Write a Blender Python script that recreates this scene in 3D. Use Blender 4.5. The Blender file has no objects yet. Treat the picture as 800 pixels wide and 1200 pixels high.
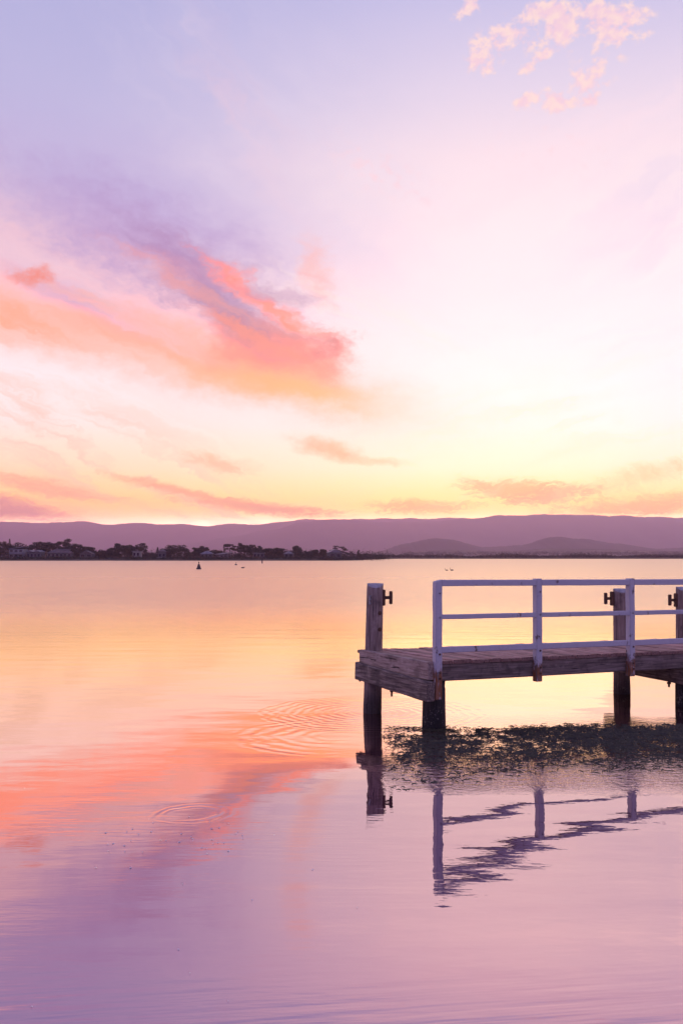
import bpy, bmesh, math, random
from mathutils import Vector, Matrix, noise as mnoise

rnd = random.Random(11)
scene = bpy.context.scene
COL = scene.collection
PI = math.pi
F = 1174.0            # focal length in pixels of the 800 x 1200 photograph
HOR = 652.0           # eye level row
EYE = 2.15            # camera height above the lake
PITCH = math.atan((HOR - 600.0) / F)


# ------------------------------------------------------------------ colour / node helpers
def lin(c):
    out = []
    for v in c[:3]:
        v = v / 255.0
        out.append(v / 12.92 if v <= 0.04045 else ((v + 0.055) / 1.055) ** 2.4)
    return (out[0], out[1], out[2], 1.0)


class G:
    """small expression builder over a node tree"""
    def __init__(self, nt):
        self.nt = nt

    def n(self, t):
        return self.nt.nodes.new(t)

    def put(self, sock, v):
        if isinstance(v, S):
            self.nt.links.new(v.s, sock)
        elif isinstance(v, bpy.types.NodeSocket):
            self.nt.links.new(v, sock)
        else:
            sock.default_value = v

    def m(self, op, a, b=None, c=None, clamp=False):
        nd = self.n('ShaderNodeMath')
        nd.operation = op
        nd.use_clamp = clamp
        self.put(nd.inputs[0], a)
        if b is not None:
            self.put(nd.inputs[1], b)
        if c is not None:
            self.put(nd.inputs[2], c)
        return S(self, nd.outputs[0])

    def vec(self, x, y, z=0.0):
        nd = self.n('ShaderNodeCombineXYZ')
        self.put(nd.inputs[0], x); self.put(nd.inputs[1], y); self.put(nd.inputs[2], z)
        return S(self, nd.outputs[0])

    def xyz(self, v):
        nd = self.n('ShaderNodeSeparateXYZ')
        self.put(nd.inputs[0], v)
        return [S(self, o) for o in nd.outputs]

    def noise(self, v, scale=1.0, detail=3.0, rough=0.55, dist=0.0, color=False):
        nd = self.n('ShaderNodeTexNoise')
        nd.noise_dimensions = '3D'
        self.put(nd.inputs['Vector'], v)
        nd.inputs['Scale'].default_value = scale
        nd.inputs['Detail'].default_value = detail
        nd.inputs['Roughness'].default_value = rough
        nd.inputs['Distortion'].default_value = dist
        return S(self, nd.outputs['Color' if color else 'Fac'])

    def sstep(self, v, lo, hi):
        nd = self.n('ShaderNodeMapRange')
        nd.interpolation_type = 'SMOOTHSTEP'
        nd.clamp = True
        self.put(nd.inputs[0], v)
        nd.inputs[1].default_value = lo; nd.inputs[2].default_value = hi
        nd.inputs[3].default_value = 0.0; nd.inputs[4].default_value = 1.0
        return S(self, nd.outputs[0])

    def mix(self, fac, a, b, mode='MIX'):
        nd = self.n('ShaderNodeMix')
        nd.data_type = 'RGBA'
        nd.blend_type = mode
        nd.clamp_factor = True
        self.put(nd.inputs[0], fac)
        self.put(nd.inputs[6], a); self.put(nd.inputs[7], b)
        return S(self, nd.outputs[2])

    def ramp(self, fac, stops, interp='LINEAR'):
        nd = self.n('ShaderNodeValToRGB')
        cr = nd.color_ramp
        cr.interpolation = interp
        while len(cr.elements) > 1:
            cr.elements.remove(cr.elements[-1])
        cr.elements[0].position = stops[0][0]; cr.elements[0].color = stops[0][1]
        for p, c in stops[1:]:
            e = cr.elements.new(p); e.color = c
        self.put(nd.inputs[0], fac)
        return S(self, nd.outputs[0])


class S:
    def __init__(self, g, s):
        self.g, self.s = g, s
    def __add__(self, o): return self.g.m('ADD', self, o)
    __radd__ = __add__
    def __sub__(self, o): return self.g.m('SUBTRACT', self, o)
    def __rsub__(self, o): return self.g.m('SUBTRACT', o, self)
    def __mul__(self, o): return self.g.m('MULTIPLY', self, o)
    __rmul__ = __mul__
    def __truediv__(self, o): return self.g.m('DIVIDE', self, o)


# ------------------------------------------------------------------ scene settings
scene.render.engine = 'CYCLES'
scene.cycles.use_denoising = True
scene.cycles.max_bounces = 8
scene.cycles.volume_bounces = 3
scene.cycles.sample_clamp_indirect = 6.0
scene.view_settings.view_transform = 'Standard'
scene.view_settings.look = 'None'
scene.view_settings.exposure = 0.0
scene.view_settings.gamma = 1.0
scene.view_settings.use_curve_mapping = False

cam = bpy.data.cameras.new('camera')
cam.sensor_fit = 'VERTICAL'
cam.sensor_height = 36.0
cam.sensor_width = 24.0
cam.lens = F / 1200.0 * 36.0
cam.clip_start = 0.1
cam.clip_end = 40000.0
cam_ob = bpy.data.objects.new('camera', cam)
cam_ob.location = (0, 0, EYE)
cam_ob.rotation_euler = (PI / 2 + PITCH, 0, 0)
COL.objects.link(cam_ob)
scene.camera = cam_ob


# ------------------------------------------------------------------ the sky
SUN_AZ, SUN_EL = math.radians(9.0), math.radians(3.6)


def sky_dir(px, py):
    """azimuth and elevation, in degrees, of a spot of the sky"""
    x, y, z = px - 400.0, F, 600.0 - py
    cy = y * math.cos(PITCH) - z * math.sin(PITCH)
    cz = y * math.sin(PITCH) + z * math.cos(PITCH)
    return (math.degrees(math.atan2(x, cy)), math.degrees(math.atan2(cz, math.hypot(x, cy))))


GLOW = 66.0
DEG = 20.5  # photograph pixels per degree near the horizon


def build_sky():
    w = bpy.data.worlds.new('World')
    scene.world = w
    w.use_nodes = True
    w.cycles.sampling_method = 'MANUAL'
    w.cycles.sample_map_resolution = 256
    nt = w.node_tree
    nt.nodes.clear()
    g = G(nt)
    tc = g.n('ShaderNodeTexCoord')
    dx, dy, dz = g.xyz(tc.outputs['Generated'])
    az = g.m('ARCTAN2', dx, dy) * 57.29578
    el = g.m('ARCSINE', dz) * 57.29578
    elc = g.m('MAXIMUM', el, 0.0)
    # turbulent warp of the cloud fields
    w1 = g.noise(g.vec(az * 0.16, el * 0.30, 3.7), 1.0, 4.0, 0.6, color=True)
    wx, wy, wz = g.xyz(w1)
    fine = g.noise(g.vec(az * 0.9, el * 1.3, 9.1), 1.0, 5.0, 0.62, color=True)
    fx, fy, fz = g.xyz(fine)
    A = az + (wx - 0.5) * 4.6 + (fx - 0.5) * 1.5
    E = el + (wy - 0.5) * 2.6 + (fy - 0.5) * 1.1

    def stops(rows):
        return [(min(e / 90.0, 1.0), lin(c)) for e, c in rows]
    left = g.ramp(elc / 90.0, stops(LEFT_SKY))
    right = g.ramp(elc / 90.0, stops(RIGHT_SKY))
    t = g.sstep(az + (wx - 0.5) * 8.0, -16.0, 9.0)
    col = g.mix(t, left, right)
    lift = g.ramp(elc / 90.0, [(0.0, (1.9, 1.5, 1.1, 1)), (2.3 / 90, (1.8, 1.45, 1.1, 1)), (5 / 90, (1.55, 1.14, 1.14, 1)), (7.5 / 90, (1.42, 1.04, 1.14, 1)), (10 / 90, (1.34, 1.02, 1.10, 1)), (15 / 90, (1.14, 1.02, 1.04, 1)), (20 / 90, (1.03, 1.0, 1.0, 1)), (1.0, (1, 1, 1, 1))])
    col = g.mix(1.0, col, lift, 'MULTIPLY')
    # extra sunset glow hidden behind the ranges, added to brighten the haze
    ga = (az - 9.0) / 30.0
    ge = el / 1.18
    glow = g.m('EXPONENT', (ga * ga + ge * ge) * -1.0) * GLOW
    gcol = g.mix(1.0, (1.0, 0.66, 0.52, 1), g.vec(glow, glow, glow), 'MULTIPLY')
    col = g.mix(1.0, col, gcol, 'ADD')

    def blob(px, py, a, b, ang=0.0, warp=1.0, power=1.0):
        ca, ce = sky_dir(px, py)
        th = math.radians(ang)
        if warp == 1.0:
            da, de = A - ca, E - ce
        elif warp == 0.0:
            da, de = az - ca, el - ce
        else:
            da = az * (1 - warp) + A * warp - ca
            de = el * (1 - warp) + E * warp - ce
        p = (da * math.cos(th) - de * math.sin(th)) * (DEG / a)
        q = (da * math.sin(th) + de * math.cos(th)) * (DEG / b)
        r2 = p * p + q * q
        if power != 1.0:
            r2 = g.m('POWER', r2, power)
        return g.m('EXPONENT', r2 * -1.0)

    def streak(ang, kx, ky, seed, lo, hi, detail=4.0):
        th = math.radians(ang)
        p = (A * math.cos(th) - E * math.sin(th)) * kx
        q = (A * math.sin(th) + E * math.cos(th)) * ky
        return g.sstep(g.noise(g.vec(p, q, seed), 1.0, detail, 0.58), lo, hi)

    def wash(c, mask, k=1.0, boost=(1, 1, 1)):
        nonlocal col
        if k != 1.0:
            mask = mask * k
        if isinstance(c, S):
            col = g.mix(mask, col, c)
            return
        c = lin(c)
        col = g.mix(mask, col, (c[0] * boost[0], c[1] * boost[1], c[2] * boost[2], 1))

    SKY_LAYERS(g, blob, streak, wash, az, el, A, E, fz, wz)

    # dusk side of the sky, behind the photographer
    back = g.ramp(elc / 90.0, [(0.0, lin((142, 120, 170))), (0.25, lin((146, 134, 196))), (1.0, lin((134, 138, 202)))])
    front = g.sstep(dy, -0.35, 0.45)
    col = g.mix(front, back, col)

    nish = g.n('ShaderNodeTexSky')
    nish.sky_type = 'NISHITA'
    nish.sun_disc = False
    nish.sun_elevation = SUN_EL
    nish.sun_rotation = SUN_AZ
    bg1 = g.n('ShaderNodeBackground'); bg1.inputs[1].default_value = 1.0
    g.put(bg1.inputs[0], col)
    bg2 = g.n('ShaderNodeBackground'); bg2.inputs[1].default_value = 0.02
    nt.links.new(nish.outputs[0], bg2.inputs[0])
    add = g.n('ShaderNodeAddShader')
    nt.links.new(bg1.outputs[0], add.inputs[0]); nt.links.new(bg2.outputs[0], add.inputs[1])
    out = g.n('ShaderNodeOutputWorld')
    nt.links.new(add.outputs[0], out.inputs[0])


LEFT_SKY = [(0, (250, 180, 60)), (2.3, (253, 196, 74)), (3.2, (255, 214, 104)), (5, (255, 232, 184)), (7.4, (255, 243, 226)),
            (9.8, (255, 247, 240)), (12.2, (253, 239, 235)), (14.6, (242, 222, 226)), (19, (208, 194, 222)), (23.5, (188, 185, 222)),
            (29.5, (176, 177, 220)), (36, (132, 120, 182)), (46, (98, 90, 154)), (90, (120, 128, 190))]
RIGHT_SKY = [(0, (252, 190, 50)), (2.3, (255, 212, 74)), (3.2, (255, 228, 116)), (5, (255, 243, 208)), (7.4, (255, 246, 238)),
             (9.8, (254, 245, 243)), (14.6, (250, 239, 241)), (19, (250, 234, 238)), (22, (245, 226, 234)), (25, (226, 214, 233)), (29.5, (196, 193, 229)),
             (36, (186, 170, 208)), (46, (160, 150, 200)), (90, (130, 138, 198))]


def SKY_LAYERS(g, blob, streak, wash, az, el, A, E, fz, wz):
    s20 = streak(22, 0.10, 0.55, 1.3, 0.30, 0.66)
    s20b = streak(20, 0.16, 1.1, 5.9, 0.36, 0.66)
    fib = streak(24, 0.22, 2.1, 12.5, 0.30, 0.70, 5.0)      # fine fibres
    lump = g.noise(g.vec(az * 0.70, el * 1.05, 21.0), 1.0, 7.0, 0.66)
    fibre = g.noise(g.vec((A * 0.90 - E * 0.42) * 0.45, (A * 0.42 + E * 0.90) * 2.6, 31.0), 1.0, 6.0, 0.62)
    lowc = g.noise(g.vec(A * 0.85, E * 4.2, 41.0), 1.0, 6.0, 0.64)

    def body(bl, k, lo, hi, nz=None):
        nz = lump * 0.6 + fibre * 0.4 if nz is None else nz
        return g.sstep(bl + (nz - 0.5) * k, lo * 0.55, hi * 1.25) * g.sstep(bl, 0.05, 0.5)
    # the great cloud bank at the left
    wash((186, 174, 218), blob(140, 232, 260, 68, 14), 0.80)
    wash((240, 190, 204), blob(60, 300, 200, 36, 14) * (fib * 0.5 + 0.5), 0.85)
    wash((242, 200, 210), blob(120, 345, 290, 58, 22), 0.70)
    wash((255, 160, 112), blob(190, 404, 270, 32, 14) * (s20 * 0.4 + 0.6), 0.95, (1.7, 1, 0.9))
    wash((255, 166, 122), blob(40, 378, 200, 24, 14) * (fib * 0.5 + 0.5), 0.92, (1.5, 1, 0.9))
    wash((238, 208, 222), blob(110, 350, 130, 22, 20) * s20b, 0.85)
    wash((172, 142, 200), body(blob(175, 285, 210, 66, 20), 1.4, 0.22, 1.0) * (s20 * 0.3 + 0.7), 0.90)
    wash((182, 150, 200), blob(75, 345, 70, 14, 22, 0.7) * (fib * 0.5 + 0.5), 0.75)
    wash((240, 164, 176), body(blob(215, 318, 70, 11, 16), 1.3, 0.2, 0.9, fibre), 0.65)
    wash((160, 114, 168), body(blob(258, 350, 150, 44, 34), 1.2, 0.22, 0.9) * (fib * 0.25 + 0.75), 0.94)
    wash((248, 176, 166), body(blob(374, 318, 24, 50, -16), 1.3, 0.2, 1.0), 0.75)
    wash((250, 150, 118), body(blob(325, 424, 105, 36, 8, power=1.2), 0.9, 0.2, 0.8), 0.90, (1.25, 1, 0.9))
    wash((236, 124, 112), body(blob(335, 408, 86, 32, 10, power=1.2), 1.5, 0.22, 0.9), 0.94, (1.12, 1, 1))
    wash((252, 126, 88), body(blob(314, 354, 100, 14, 32), 1.2, 0.25, 0.85, fibre), 0.92, (1.25, 1, 1))
    wash((150, 104, 154), body(blob(280, 378, 76, 22, 30), 1.2, 0.25, 0.9), 0.90)
    wash((250, 160, 140), body(blob(230, 345, 120, 12, 26), 1.5, 0.25, 0.95, fibre), 0.55)
    wash((252, 178, 160), body(blob(150, 372, 150, 12, 20), 1.5, 0.25, 0.95, fibre), 0.60)
    wash((172, 128, 172), body(blob(328, 345, 50, 12, 10), 1.0, 0.3, 0.9), 0.70)
    wash((252, 136, 100), body(blob(295, 396, 80, 10, 24), 1.3, 0.2, 0.9, fibre), 0.75)
    wash((216, 108, 114), body(blob(385, 410, 36, 14, -10), 1.8, 0.28, 0.9, lump), 0.78)
    wash((200, 122, 136), body(blob(350, 392, 46, 10, 14), 1.5, 0.28, 0.9), 0.6)
    wash((255, 176, 92), blob(335, 455, 98, 16, 8), 0.90, (1.7, 1, 0.9))
    wash((246, 130, 100), body(blob(33, 321, 32, 13, -12, 0.5, 1.3), 2.4, 0.32, 0.9, lump), 0.95)
    # pale streaks under the bank
    wash((253, 200, 172), blob(110, 525, 240, 56, 26) * streak(24, 0.10, 0.9, 8.2, 0.42, 0.66), 0.80)
    wash((250, 160, 104), body(blob(386, 526, 54, 16, 14, 0.6), 1.3, 0.25, 0.9), 0.94, (1.2, 1, 1))
    wash((252, 188, 136), body(blob(440, 541, 48, 7, 6, 0.6), 1.0, 0.25, 0.95, fibre), 0.75)
    wash((251, 188, 138), body(blob(255, 543, 50, 11, 12, 0.7), 1.5, 0.25, 0.95, fibre), 0.85)
    # low bars of cloud over the ranges
    wash((206, 120, 50), body(blob(310, 594, 110, 9, 4, 0.35), 1.7, 0.28, 0.8, lowc), 0.92)
    wash((240, 160, 84), body(blob(215, 577, 95, 7, 14, 0.35), 1.6, 0.28, 0.85, lowc), 0.88)
    wash((255, 142, 20), body(blob(604, 574, 74, 15, 5, 0.45), 1.9, 0.26, 0.75, lowc), 0.97, (1.2, 1, 1))
    wash((240, 116, 36), body(blob(645, 581, 70, 10, -6, 0.45), 2.0, 0.32, 0.8, lowc), 0.95)
    wash((246, 140, 50), body(blob(560, 564, 24, 6, 20, 0.45), 1.6, 0.28, 0.85, lowc), 0.88)
    wash((255, 170, 40), body(blob(765, 589, 125, 14, -4, 0.5), 1.7, 0.22, 0.8, lowc), 0.94, (1.2, 1, 1))
    wash((255, 164, 40), body(blob(494, 592, 66, 10, 0, 0.4), 1.9, 0.26, 0.8, lowc), 0.92)
    wash((254, 196, 116), body(blob(750, 560, 95, 14, -12, 0.6), 1.6, 0.25, 0.95, fibre), 0.72)
    wash((228, 128, 116), body(blob(5, 595, 85, 15, 8, 0.4), 1.2, 0.20, 0.8, lowc), 0.94)
    wash((250, 172, 112), body(blob(45, 570, 100, 11, 8, 0.5), 1.4, 0.25, 0.9, lowc), 0.86)
    # small puffs high on the right
    puff = None
    for (px, py, a, b, ang) in ((727, 30, 34, 24, 0), (690, 12, 20, 15, 0), (600, 42, 40, 19, -12), (657, 36, 18, 20, 0), (562, 70, 22, 17, 45),
                                (690, 92, 28, 18, -10), (652, 121, 22, 13, 0), (552, 6, 22, 10, -30), (614, 118, 14, 8, -30),
                                (618, 80, 12, 7, -15), (692, 122, 14, 8, 0), (636, 66, 12, 6, -20), (640, 10, 22, 9, 0)):
        bl = blob(px, py, a, b, ang, 0.2)
        puff = bl if puff is None else puff + bl
    cn = g.noise(g.vec(az * 1.7, el * 2.1, 2.2), 1.0, 5.0, 0.60)
    cb = g.noise(g.vec(az * 0.9, el * 1.2, 6.2), 1.0, 2.0, 0.5)
    pm = g.sstep(puff + (cn - 0.5) * 2.4 + (cb - 0.5) * 1.6, 0.36, 1.10)
    puffcol = g.mix(g.sstep(cn, 0.40, 0.66), lin((246, 206, 218)), lin((255, 222, 214)))
    col_mask = pm * g.sstep(puff, 0.12, 0.45) * 0.92
    wash(puffcol, col_mask)
    wash((250, 212, 220), blob(450, 205, 60, 18, 25) * g.sstep(cn, 0.5, 0.64), 0.55)
    wash((252, 214, 220), blob(650, 175, 70, 30, 0) * g.sstep(cn, 0.54, 0.66), 0.45)
    wash((252, 226, 234), blob(640, 200, 260, 30, -20) * streak(-20, 0.12, 0.8, 4.4, 0.36, 0.7), 0.6)
    wash((216, 204, 232), blob(770, 250, 120, 60, -30) * streak(-30, 0.10, 0.5, 7.4, 0.36, 0.7), 0.5)
    wash((250, 206, 214), blob(270, 130, 120, 40, 50) * streak(50, 0.10, 0.5, 3.4, 0.40, 0.72), 0.35)
    wash((255, 236, 226), blob(430, 370, 130, 26, 18) * fib, 0.5)
    wash((238, 232, 240), blob(690, 390, 220, 90, -8) * streak(-12, 0.14, 0.8, 51.0, 0.42, 0.72, 5.0), 0.55)
    wash((255, 232, 206), blob(640, 500, 240, 60, -10) * streak(-14, 0.12, 1.0, 57.0, 0.42, 0.70, 5.0), 0.55)
    wash((226, 214, 234), blob(330, 170, 260, 80, 40) * streak(38, 0.12, 0.6, 61.0, 0.42, 0.75, 5.0), 0.45)


build_sky()

sun = bpy.data.lights.new('sun', 'SUN')
sun.energy = 0.03
sun.angle = math.radians(14)
sun.color = (1.0, 0.72, 0.45)
sun_ob = bpy.data.objects.new('sun', sun)
sd = Vector((math.sin(SUN_AZ) * math.cos(SUN_EL), math.cos(SUN_AZ) * math.cos(SUN_EL), math.sin(SUN_EL)))
sun_ob.rotation_euler = (-sd).to_track_quat('-Z', 'Y').to_euler()
COL.objects.link(sun_ob)


# ------------------------------------------------------------------ object helpers
def mesh_obj(name, bm, mats, parent=None, smooth=False):
    me = bpy.data.meshes.new(name)
    bm.normal_update()
    bm.to_mesh(me)
    bm.free()
    for m in (mats if isinstance(mats, (list, tuple)) else [mats]):
        me.materials.append(m)
    if smooth:
        for p in me.polygons:
            p.use_smooth = True
    o = bpy.data.objects.new(name, me)
    COL.objects.link(o)
    if parent:
        o.parent = parent
    return o


def thing(name, label, cat, loc=(0, 0, 0), rotz=0.0, group=None):
    o = bpy.data.objects.new(name, None)
    o.empty_display_size = 0.3
    COL.objects.link(o)
    o.location = loc
    o.rotation_euler = (0, 0, rotz)
    return tag(o, label, cat, group)


def tag(o, label, cat, group=None):
    o['label'] = label
    o['category'] = cat
    if group:
        o['group'] = group
    return o


def struct(o):
    o['kind'] = 'structure'
    return o


def principled(name, base, rough=0.8, **kw):
    m = bpy.data.materials.new(name)
    m.use_nodes = True
    nt = m.node_tree
    b = nt.nodes['Principled BSDF']
    b.inputs['Roughness'].default_value = rough
    g = G(nt)
    g.put(b.inputs['Base Color'], base if not callable(base) else base(g))
    for k, v in kw.items():
        b.inputs[k].default_value = v
    return m, g, b


def add_box(bm, x0, x1, y0, y1, z0, z1, bevel=0.0, mat=0):
    vs = [bm.verts.new((x, y, z)) for x in (x0, x1) for y in (y0, y1) for z in (z0, z1)]
    idx = ((0, 1, 3, 2), (4, 6, 7, 5), (0, 4, 5, 1), (2, 3, 7, 6), (0, 2, 6, 4), (1, 5, 7, 3))
    fs = [bm.faces.new([vs[i] for i in f]) for f in idx]
    for f in fs:
        f.material_index = mat
    if bevel:
        es = list({e for f in fs for e in f.edges})
        bmesh.ops.bevel(bm, geom=es, offset=bevel, segments=2, affect='EDGES', profile=0.5)
    return vs


def timber(bm, p0, p1, width, height, bevel=0.008, seg=14, rough=0.004, seed=0, skew0=0.0, skew1=0.0):
    """a sawn and weathered beam from p0 to p1; slightly uneven faces; p = centre of its section"""
    p0, p1 = Vector(p0), Vector(p1)
    d = (p1 - p0).normalized()
    side = d.cross(Vector((0, 0, 1))).normalized()
    up = side.cross(d).normalized()
    ring = []
    hw, hh = width / 2, height / 2
    sect = [(-hw + bevel, -hh), (hw - bevel, -hh), (hw, -hh + bevel), (hw, hh - bevel), (hw - bevel, hh), (-hw + bevel, hh), (-hw, hh - bevel), (-hw, -hh + bevel)]
    rr = random.Random(seed)
    for i in range(seg + 1):
        t = i / seg
        row = []
        for (a, b) in sect:
            nz = mnoise.noise(Vector((t * 9.0 + seed, a * 20, b * 20 + seed * 3.1)))
            n2 = mnoise.noise(Vector((t * 5.0 + seed * 7, 3.3, b * 9)))
            sk = skew0 * (1 - t) + skew1 * t
            p = p0.lerp(p1, t) + side * (a * (1 + 0 * n2) + nz * rough) + up * (b + n2 * rough) + d * (sk * a / max(hw, 1e-6) + (rr.random() - .5) * rough * (i in (0, seg)))
            row.append(bm.verts.new(p))
        ring.append(row)
    k = len(sect)
    for i in range(seg):
        for j in range(k):
            bm.faces.new((ring[i][j], ring[i][(j + 1) % k], ring[i + 1][(j + 1) % k], ring[i + 1][j]))
    bm.faces.new(list(reversed(ring[0])))
    bm.faces.new(ring[-1])


def lathe(bm, prof, seg=20, cx=0.0, cy=0.0, wob=0.0, seed=0, lean=(0, 0), mat=0, flat=None):
    """surface of revolution; prof = [(radius, z), ...] bottom to top"""
    rings = []
    for (r, z) in prof:
        row = []
        for k in range(seg):
            a = 2 * PI * k / seg
            rr = r
            if wob:
                rr = r * (1 + wob * mnoise.noise(Vector((math.cos(a) * 1.6 + seed, math.sin(a) * 1.6, z * 0.9 + seed))))
            row.append(bm.verts.new((cx + rr * math.cos(a) + lean[0] * z, cy + rr * math.sin(a) + lean[1] * z, z)))
        rings.append(row)
    for i in range(len(rings) - 1):
        for k in range(seg):
            f = bm.faces.new((rings[i][k], rings[i][(k + 1) % seg], rings[i + 1][(k + 1) % seg], rings[i + 1][k]))
            f.material_index = mat
    f = bm.faces.new(list(reversed(rings[0]))); f.material_index = mat
    f = bm.faces.new(rings[-1]); f.material_index = mat
    return rings


def rod(bm, p0, p1, r, seg=8, r1=None):
    p0, p1 = Vector(p0), Vector(p1)
    d = (p1 - p0).normalized()
    a = Vector((0, 0, 1)) if abs(d.z) < 0.9 else Vector((1, 0, 0))
    s = d.cross(a).normalized(); t = s.cross(d).normalized()
    r1 = r if r1 is None else r1
    A = [bm.verts.new(p0 + (s * math.cos(2 * PI * k / seg) + t * math.sin(2 * PI * k / seg)) * r) for k in range(seg)]
    B = [bm.verts.new(p1 + (s * math.cos(2 * PI * k / seg) + t * math.sin(2 * PI * k / seg)) * r1) for k in range(seg)]
    for k in range(seg):
        bm.faces.new((A[k], B[k], B[(k + 1) % seg], A[(k + 1) % seg]))
    bm.faces.new(A); bm.faces.new(list(reversed(B)))


# ------------------------------------------------------------------ materials
def wood_mat(name, c_dark, c_mid, c_pale, axis, grain=1.0, damp=False, bump=0.5):
    m = bpy.data.materials.new(name)
    m.use_nodes = True
    nt = m.node_tree
    g = G(nt)
    b = nt.nodes['Principled BSDF']
    tc = g.n('ShaderNodeTexCoord')
    x, y, z = g.xyz(tc.outputs['Object'])
    k = 46.0 * grain
    lo = 2.2
    v = {'x': g.vec(x * lo, y * k, z * k), 'y': g.vec(x * k, y * lo, z * k), 'z': g.vec(x * k, y * k, z * lo)}[axis]
    gr = g.noise(v, 1.0, 5.0, 0.6, 0.4)
    blot = g.noise(tc.outputs['Object'], 5.0, 5.0, 0.65)
    crack = g.sstep(g.noise(g.vec(*[s * f for s, f in zip(g.xyz(v), (0.55, 0.55, 0.55))]), 1.0, 3.0, 0.5), 0.32, 0.37)
    col = g.ramp(gr, [(0.28, c_dark + (1,)), (0.5, c_mid + (1,)), (0.74, c_pale + (1,))])
    col = g.mix(g.sstep(blot, 0.50, 0.68) * 0.75, col, tuple(v * 0.45 for v in c_mid) + (1,))
    col = g.mix(g.sstep(blot, 0.44, 0.30) * 0.5, col, c_pale + (1,))
    col = g.mix(1.0 - crack, col, tuple(v * 0.25 for v in c_dark) + (1,))
    if damp:
        wet = g.sstep(z + (blot - 0.5) * 0.5, 0.45, 0.05)
        col = g.mix(wet * 0.8, col, (0.018, 0.015, 0.014, 1))
        shell = g.sstep(g.noise(tc.outputs['Object'], 52.0, 3.0, 0.6) + (blot - 0.5) * 0.5, 0.58, 0.66) * g.sstep(z, 0.02, 0.10) * g.sstep(z, 0.36, 0.20)
        col = g.mix(shell * 0.8, col, (0.24, 0.21, 0.18, 1))
    g.put(b.inputs['Base Color'], col)
    b.inputs['Roughness'].default_value = 0.85
    bp = g.n('ShaderNodeBump')
    bp.inputs['Strength'].default_value = bump
    bp.inputs['Distance'].default_value = 0.006
    g.put(bp.inputs['Height'], gr + crack * 0.6)
    nt.links.new(bp.outputs[0], b.inputs['Normal'])
    return m


def plank_tone(m):
    nt = m.node_tree; g = G(nt)
    b = nt.nodes['Principled BSDF']
    src = b.inputs['Base Color'].links[0].from_socket
    at = g.n('ShaderNodeAttribute'); at.attribute_name = 'tone'
    k = S(g, at.outputs['Fac']) * 0.62 + 0.52
    g.put(b.inputs['Base Color'], g.mix(1.0, src, g.vec(k, k, k), 'MULTIPLY'))


M_PLANK = wood_mat('weathered_decking', (0.28, 0.14, 0.11), (0.58, 0.33, 0.265), (0.74, 0.50, 0.43), 'y')
plank_tone(M_PLANK)
M_BEAM_X = wood_mat('weathered_side_beam', (0.06, 0.045, 0.036), (0.21, 0.155, 0.13), (0.40, 0.31, 0.27), 'x')
M_BEAM_Y = wood_mat('weathered_end_beam', (0.16, 0.11, 0.085), (0.44, 0.315, 0.26), (0.64, 0.50, 0.43), 'y')
M_HEAD = wood_mat('dark_headstock_timber', (0.05, 0.038, 0.030), (0.19, 0.138, 0.112), (0.46, 0.36, 0.30), 'y')
M_PILE = wood_mat('weathered_pile', (0.11, 0.077, 0.065), (0.31, 0.22, 0.19), (0.50, 0.38, 0.33), 'z', damp=True)
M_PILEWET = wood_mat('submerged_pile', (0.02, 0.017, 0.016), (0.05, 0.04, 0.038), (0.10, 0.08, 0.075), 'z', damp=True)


def paint_mat():
    m = bpy.data.materials.new('flaking_white_paint')
    m.use_nodes = True
    nt = m.node_tree
    g = G(nt)
    b = nt.nodes['Principled BSDF']
    tc = g.n('ShaderNodeTexCoord')
    x, y, z = g.xyz(tc.outputs['Object'])
    n1 = g.noise(g.vec(x * 9, y * 9, z * 5), 1.0, 6.0, 0.65)
    n2 = g.noise(tc.outputs['Object'], 38.0, 4.0, 0.6)
    low = g.sstep(z, 1.0, 0.60)
    col = g.mix(g.sstep(n2, 0.35, 0.75) * 0.35, (0.60, 0.57, 0.63, 1), (0.42, 0.40, 0.45, 1))
    bare = g.sstep(n1 + low * 0.13 + (n2 - .5) * 0.16, 0.61, 0.67)
    col = g.mix(bare, col, (0.20, 0.15, 0.13, 1))
    # rust runs on the foot of each post, under the bolts
    n3 = g.noise(g.vec(x * 26, y * 26, z * 4.5), 1.0, 4.0, 0.6)
    rust = g.sstep(n3 + low * 0.24, 0.62, 0.74) * low
    col = g.mix(rust * 0.9, col, (0.30, 0.105, 0.03, 1))
    g.put(b.inputs['Base Color'], col)
    b.inputs['Roughness'].default_value = 0.55
    bp = g.n('ShaderNodeBump'); bp.inputs['Strength'].default_value = 0.35; bp.inputs['Distance'].default_value = 0.004
    g.put(bp.inputs['Height'], n2 - bare * 0.6)
    nt.links.new(bp.outputs[0], b.inputs['Normal'])
    return m


M_PAINT = paint_mat()
M_RUST, _g, _b = principled('rusty_iron', lambda g: g.ramp(g.noise(g.n('ShaderNodeTexCoord').outputs['Object'], 40, 4), [(0.3, (0.05, 0.025, 0.018, 1)), (0.7, (0.20, 0.09, 0.05, 1))]), 0.75)
M_GALV, _g, _b = principled('dull_galvanised_steel', lambda g: g.ramp(g.noise(g.n('ShaderNodeTexCoord').outputs['Object'], 60, 3), [(0.3, (0.22, 0.21, 0.22, 1)), (0.7, (0.5, 0.48, 0.5, 1))]), 0.5, Metallic=0.6)
M_PALECAP, _g, _b = principled('bleached_end_grain', lambda g: g.ramp(g.noise(g.n('ShaderNodeTexCoord').outputs['Object'], 30, 4), [(0.3, (0.30, 0.27, 0.28, 1)), (0.7, (0.58, 0.55, 0.58, 1))]), 0.8)


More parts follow.
